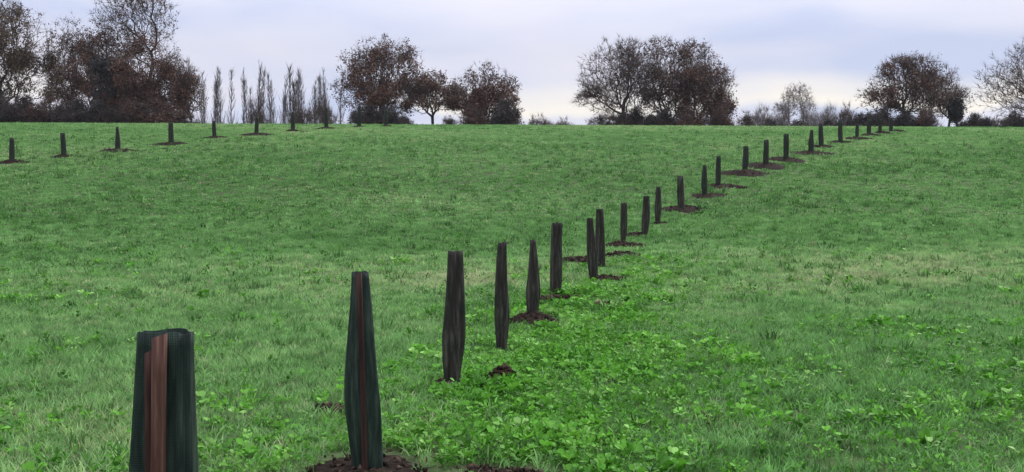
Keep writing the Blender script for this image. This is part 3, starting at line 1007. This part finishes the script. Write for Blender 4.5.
def scatter_object(name, label, cat, meshes, P, scale, rotz, tilt, tint, shade, vid):
    """one object of many plants; geometry nodes copy a plant mesh to every point"""
    me = bpy.data.meshes.new(name)
    n = len(P)
    me.vertices.add(n)
    me.vertices.foreach_set('co', np.asarray(P, np.float32).ravel())
    for an, typ, arr in (('scl', 'FLOAT_VECTOR', scale), ('rot', 'FLOAT_VECTOR', np.stack([tilt[:, 0], tilt[:, 1], rotz], 1)), ('tint', 'FLOAT', tint), ('vid', 'INT', vid), ('shade', 'FLOAT_VECTOR', np.repeat(shade[:, None], 3, 1))):
        at_ = me.attributes.new(an, typ, 'POINT')
        if typ == 'FLOAT_VECTOR':
            at_.data.foreach_set('vector', np.asarray(arr, np.float32).ravel())
        else:
            at_.data.foreach_set('value', np.asarray(arr, np.int32 if typ == 'INT' else np.float32))
    o = link(name, me)
    tag(o, label, cat, kind='stuff')
    ng = bpy.data.node_groups.new(name, 'GeometryNodeTree')
    ng.interface.new_socket('Geometry', in_out='INPUT', socket_type='NodeSocketGeometry')
    ng.interface.new_socket('Geometry', in_out='OUTPUT', socket_type='NodeSocketGeometry')
    gn, gl = ng.nodes, ng.links
    gi, go = gn.new('NodeGroupInput'), gn.new('NodeGroupOutput')
    join = gn.new('GeometryNodeJoinGeometry')
    protos_ = []
    for q, m in enumerate(meshes):
        po = bpy.data.objects.new(name + '_plant', m)
        protos_.append(po)
        oi = gn.new('GeometryNodeObjectInfo')
        oi.inputs['Object'].default_value = po
        oi.inputs['As Instance'].default_value = False
        ip = gn.new('GeometryNodeInstanceOnPoints')
        na_v = N(gn, 'GeometryNodeInputNamedAttribute', data_type='INT')
        na_v.inputs['Name'].default_value = 'vid'
        cmp_ = N(gn, 'FunctionNodeCompare', data_type='INT', operation='EQUAL')
        gl.new(na_v.outputs[0], cmp_.inputs['A'] if False else [s for s in cmp_.inputs if s.name == 'A' and s.type == 'INT'][0])
        [s for s in cmp_.inputs if s.name == 'B' and s.type == 'INT'][0].default_value = q
        gl.new(cmp_.outputs[0], ip.inputs['Selection'])
        for an, inp in (('scl', 'Scale'), ('rot', 'Rotation')):
            na = N(gn, 'GeometryNodeInputNamedAttribute', data_type='FLOAT_VECTOR')
            na.inputs['Name'].default_value = an
            if inp == 'Rotation':
                e2r = gn.new('FunctionNodeEulerToRotation')
                gl.new(na.outputs[0], e2r.inputs[0])
                gl.new(e2r.outputs[0], ip.inputs[inp])
            else:
                gl.new(na.outputs[0], ip.inputs[inp])
        gl.new(gi.outputs[0], ip.inputs['Points'])
        gl.new(oi.outputs['Geometry'], ip.inputs['Instance'])
        gl.new(ip.outputs[0], join.inputs[0])
    gl.new(join.outputs[0], go.inputs[0])
    o.modifiers.new('plants', 'NODES').node_group = ng
    return o


def field_points(d0, d1, dens, r):
    """random points on the field inside the view (with a margin for a step to the side)"""
    n = int(dens * (d1 - d0) * 1.25 * (d1 + d0) / 2 * 1.0 + dens * (d1 - d0) * 3)
    y = np.sqrt(r.uniform(d0 ** 2, d1 ** 2, n))
    x = r.uniform(-1, 1, n) * (0.56 * y + 1.2)
    return x, y


def fbm(x, y, s, seed):
    return np.array([mnoise.noise(Vector((a * s, b * s, seed))) for a, b in zip(x, y)])


def smooth_noise(x, y, s, seed):
    """quick value noise"""
    r = np.random.default_rng(seed)
    G = r.uniform(-1, 1, (256, 256))
    u, v = x * s + 100.3, y * s + 57.7
    i, j = np.floor(u).astype(int), np.floor(v).astype(int)
    fu, fv = u - i, v - j
    fu, fv = fu * fu * (3 - 2 * fu), fv * fv * (3 - 2 * fv)
    g = lambda a, b: G[a % 256, b % 256]
    return (g(i, j) * (1 - fu) + g(i + 1, j) * fu) * (1 - fv) + (g(i, j + 1) * (1 - fu) + g(i + 1, j + 1) * fu) * fv


def off_mounds(x, y, r, k=1.03):
    keep = np.ones(len(x), bool)
    for (mx_, my_, R, dep, ph) in mound_xyr:
        dx, dy = x - mx_, (y - my_ + R * 0.12) / dep
        d = np.hypot(dx, dy)
        near = d < R * 1.5
        if not near.any():
            continue
        a = np.arctan2(dy[near], dx[near])
        rim = 1 + 0.13 * np.sin(2 * a + ph[0]) + 0.10 * np.sin(3 * a + ph[1]) + 0.07 * np.sin(5 * a + ph[2]) + 0.05 * np.sin(9 * a + ph[3])
        kk = d[near] > R * rim * (k + r.normal(size=near.sum()) * 0.13)
        keep[np.where(near)[0][~kk]] = False
    return keep


gx = np.array([g[0] for g in guards])
gyv = np.array([g[1] for g in guards])
rowy = np.concatenate([[0, 3.15], gyv])
rowx = np.concatenate([[-1.2, gA[0]], gx])
so_i = np.argsort(rowy)
rowy, rowx = rowy[so_i], rowx[so_i]


def weedy(x, y):
    """how weedy the sward is: lush broad-leaved strip along and right of the row near the camera, thinning outwards"""
    s = x - np.interp(y, rowy, rowx)
    strip = np.exp(-((s - 0.75) / 1.15) ** 2) * np.clip((24 - y) / 12, 0, 1)
    right = 0.16 * np.clip((s - 0.2) / 1.5, 0, 1) * np.clip((17 - y) / 11, 0, 1)
    left = 0.22 * np.clip((9.0 - y) / 4, 0, 1) * np.clip(-s, 0, 1)
    w = np.maximum(np.maximum(strip, right), left) * (1 + 0.5 * smooth_noise(x, y, 0.8, 6)) + 0.10 * smooth_noise(x, y, 1.3, 5)
    return np.clip(w, 0, 1)


def grass_tint(x, y):
    t = 0.38 + 0.20 * smooth_noise(x * 0.5, y, 0.20, 1) + 0.13 * smooth_noise(x, y, 0.9, 2) + 0.08 * smooth_noise(x, y, 2.6, 3)
    t += 0.36 * np.exp(-((y - 18.5 - 0.12 * x) / 3.0) ** 2) * (0.6 + 0.5 * smooth_noise(x, y, 0.35, 9))     # paler dry grass along the hollow
    t += 0.10 * np.exp(-((y - 29 + 0.1 * x) / 2.0) ** 2) * smooth_noise(x, y, 0.2, 12)
    t += 0.16 * np.clip((y - 45) / 30, 0, 1)
    s = x - np.interp(y, rowy, rowx)
    t -= 0.20 * np.clip((13 - y) / 6, 0, 1) * np.clip(s / 1.5, 0, 1)          # coarser, deeper green sward right of the row
    return t


def grass_layer(name, label, d0, d1, dens, spec, seed, scale=1.0, var=0.24):
    r = np.random.default_rng(seed)
    x, y = field_points(d0, d1, dens, r)
    keep = off_mounds(x, y, r)
    w = weedy(x, y)
    keep &= r.uniform(size=len(x)) > w * 0.68
    x, y = x[keep], y[keep]
    n = len(x)
    cl = smooth_noise(x, y, 2.2, seed + 1)
    s = scale * r.uniform(0.6, 1.3, n) * (1 + 0.3 * cl)
    big = r.uniform(size=n) < 0.03
    s[big] *= 1.5
    sc = np.stack([s, s, s * r.uniform(0.8, 1.2, n)], 1)
    P = np.stack([x, y, terr(x, y)], 1)
    t = grass_tint(x, y) + r.normal(size=n) * 0.12
    sh = np.clip(1 + r.normal(size=n) * var + 0.12 * smooth_noise(x, y, 3.1, seed + 7), 0.4, 1.6)
    t[big] -= 0.25
    sh[big] *= 0.6
    dead = r.uniform(size=n) < 0.015
    t[dead] += 0.6
    tilt = r.normal(size=(n, 2)) * 0.12
    scatter_object(name, label, 'grass', [grass_tuft(seed + q, *spec) for q in range(4)], P, sc, r.uniform(0, 6.28, n), tilt, t, sh, r.integers(0, 4, n))
    return n


ng_ = 0
ng_ += grass_layer('near_grass', 'short green grass in the foreground of the field', 2.2, 15, 260, (13, 0.055, 0.075, 0.0085), 100)
ng_ += grass_layer('middle_grass', 'short green grass in the hollow of the field', 15, 32, 95, (17, 0.09, 0.075, 0.015), 110, var=0.2)
ng_ += grass_layer('slope_grass', 'short green grass on the slope up to the crest', 32, 90, 34, (20, 0.17, 0.065, 0.030), 120, var=0.14)

r = np.random.default_rng(140)
x, y = field_points(2.5, 24, 290, r)
keep = off_mounds(x, y, r, 1.28)
keep &= r.uniform(size=len(x)) < weedy(x, y) ** 0.9 * np.clip(1.7 - y / 14, 0.25, 1)
x, y = x[keep], y[keep]
n = len(x)
s = r.uniform(0.6, 1.3, n) * (1 + 0.35 * smooth_noise(x, y, 1.7, 22)) * np.clip(0.8 + y / 40, 0.8, 1.4)
t = 0.42 + 0.25 * smooth_noise(x, y, 1.1, 21) + r.normal(size=n) * 0.2
scatter_object('weeds', 'lush broad-leaved weeds along the foot of the long guard row', 'weeds',
               [weed_plant(200, 11, 0.05, 0.038, 0.075, M_weed), weed_plant(201, 14, 0.06, 0.028, 0.05, M_weed), weed_plant(202, 9, 0.05, 0.052, 0.09, M_weed), weed_plant(203, 16, 0.06, 0.022, 0.085, M_weed), weed_plant(204, 14, 0.05, 0.048, 0.08, M_weed, 0.38)],
               np.stack([x, y, terr(x, y)], 1), np.stack([s, s, s], 1), r.uniform(0, 6.28, n), r.normal(size=(n, 2)) * 0.15, t, np.clip(1 + r.normal(size=n) * 0.2, .5, 1.5), r.integers(0, 5, n))
nw = n
# scattered darker weed clumps through the open sward
r = np.random.default_rng(150)
x, y = field_points(5, 60, 4.0, r)
keep = off_mounds(x, y, r, 1.0) & (r.uniform(size=len(x)) < 0.35 + 0.5 * smooth_noise(x, y, 0.3, 33))
x, y = x[keep], y[keep]
n = len(x)
s = r.uniform(0.7, 1.5, n) * np.clip(0.8 + y / 40, 0.8, 1.6)
scatter_object('scattered_weeds', 'scattered dark tufts of weeds through the open field', 'weeds',
               [weed_plant(210, 18, 0.05, 0.028, 0.09, M_weed), grass_tuft(211, 16, 0.05, 0.14, 0.012)],
               np.stack([x, y, terr(x, y)], 1), np.stack([s, s, s], 1), r.uniform(0, 6.28, n), r.normal(size=(n, 2)) * 0.15, 0.2 + r.normal(size=n) * 0.15, np.clip(0.75 + r.normal(size=n) * 0.12, .5, 1.2), r.integers(0, 2, n))
print('plants', ng_, nw, n, 'objects', len(bpy.data.objects))

# ------------------------------------------------------------------ thin winter haze over the whole valley
hz = np.array([(x, y, z) for x in (-950, 950) for y in (-90, 1900) for z in (-70, 32)], float)
hq = np.array([(0, 1, 3, 2), (4, 6, 7, 5), (0, 4, 5, 1), (2, 3, 7, 6), (0, 2, 6, 4), (1, 5, 7, 3)])
M_haze = bpy.data.materials.new('haze')
M_haze.use_nodes = True
M_haze.node_tree.nodes.clear()
mo = N(M_haze.node_tree.nodes, 'ShaderNodeOutputMaterial')
pv = N(M_haze.node_tree.nodes, 'ShaderNodeVolumePrincipled', inp={'Density': 0.00012, 'Color': (0.90, 0.92, 0.97, 1), 'Anisotropy': 0.2})
M_haze.node_tree.links.new(pv.outputs[0], mo.inputs['Volume'])
haze = link('haze', mesh_np('haze', hz, [hq], [M_haze]))
tag(haze, 'thin pale winter haze over the field', 'haze', kind='stuff')
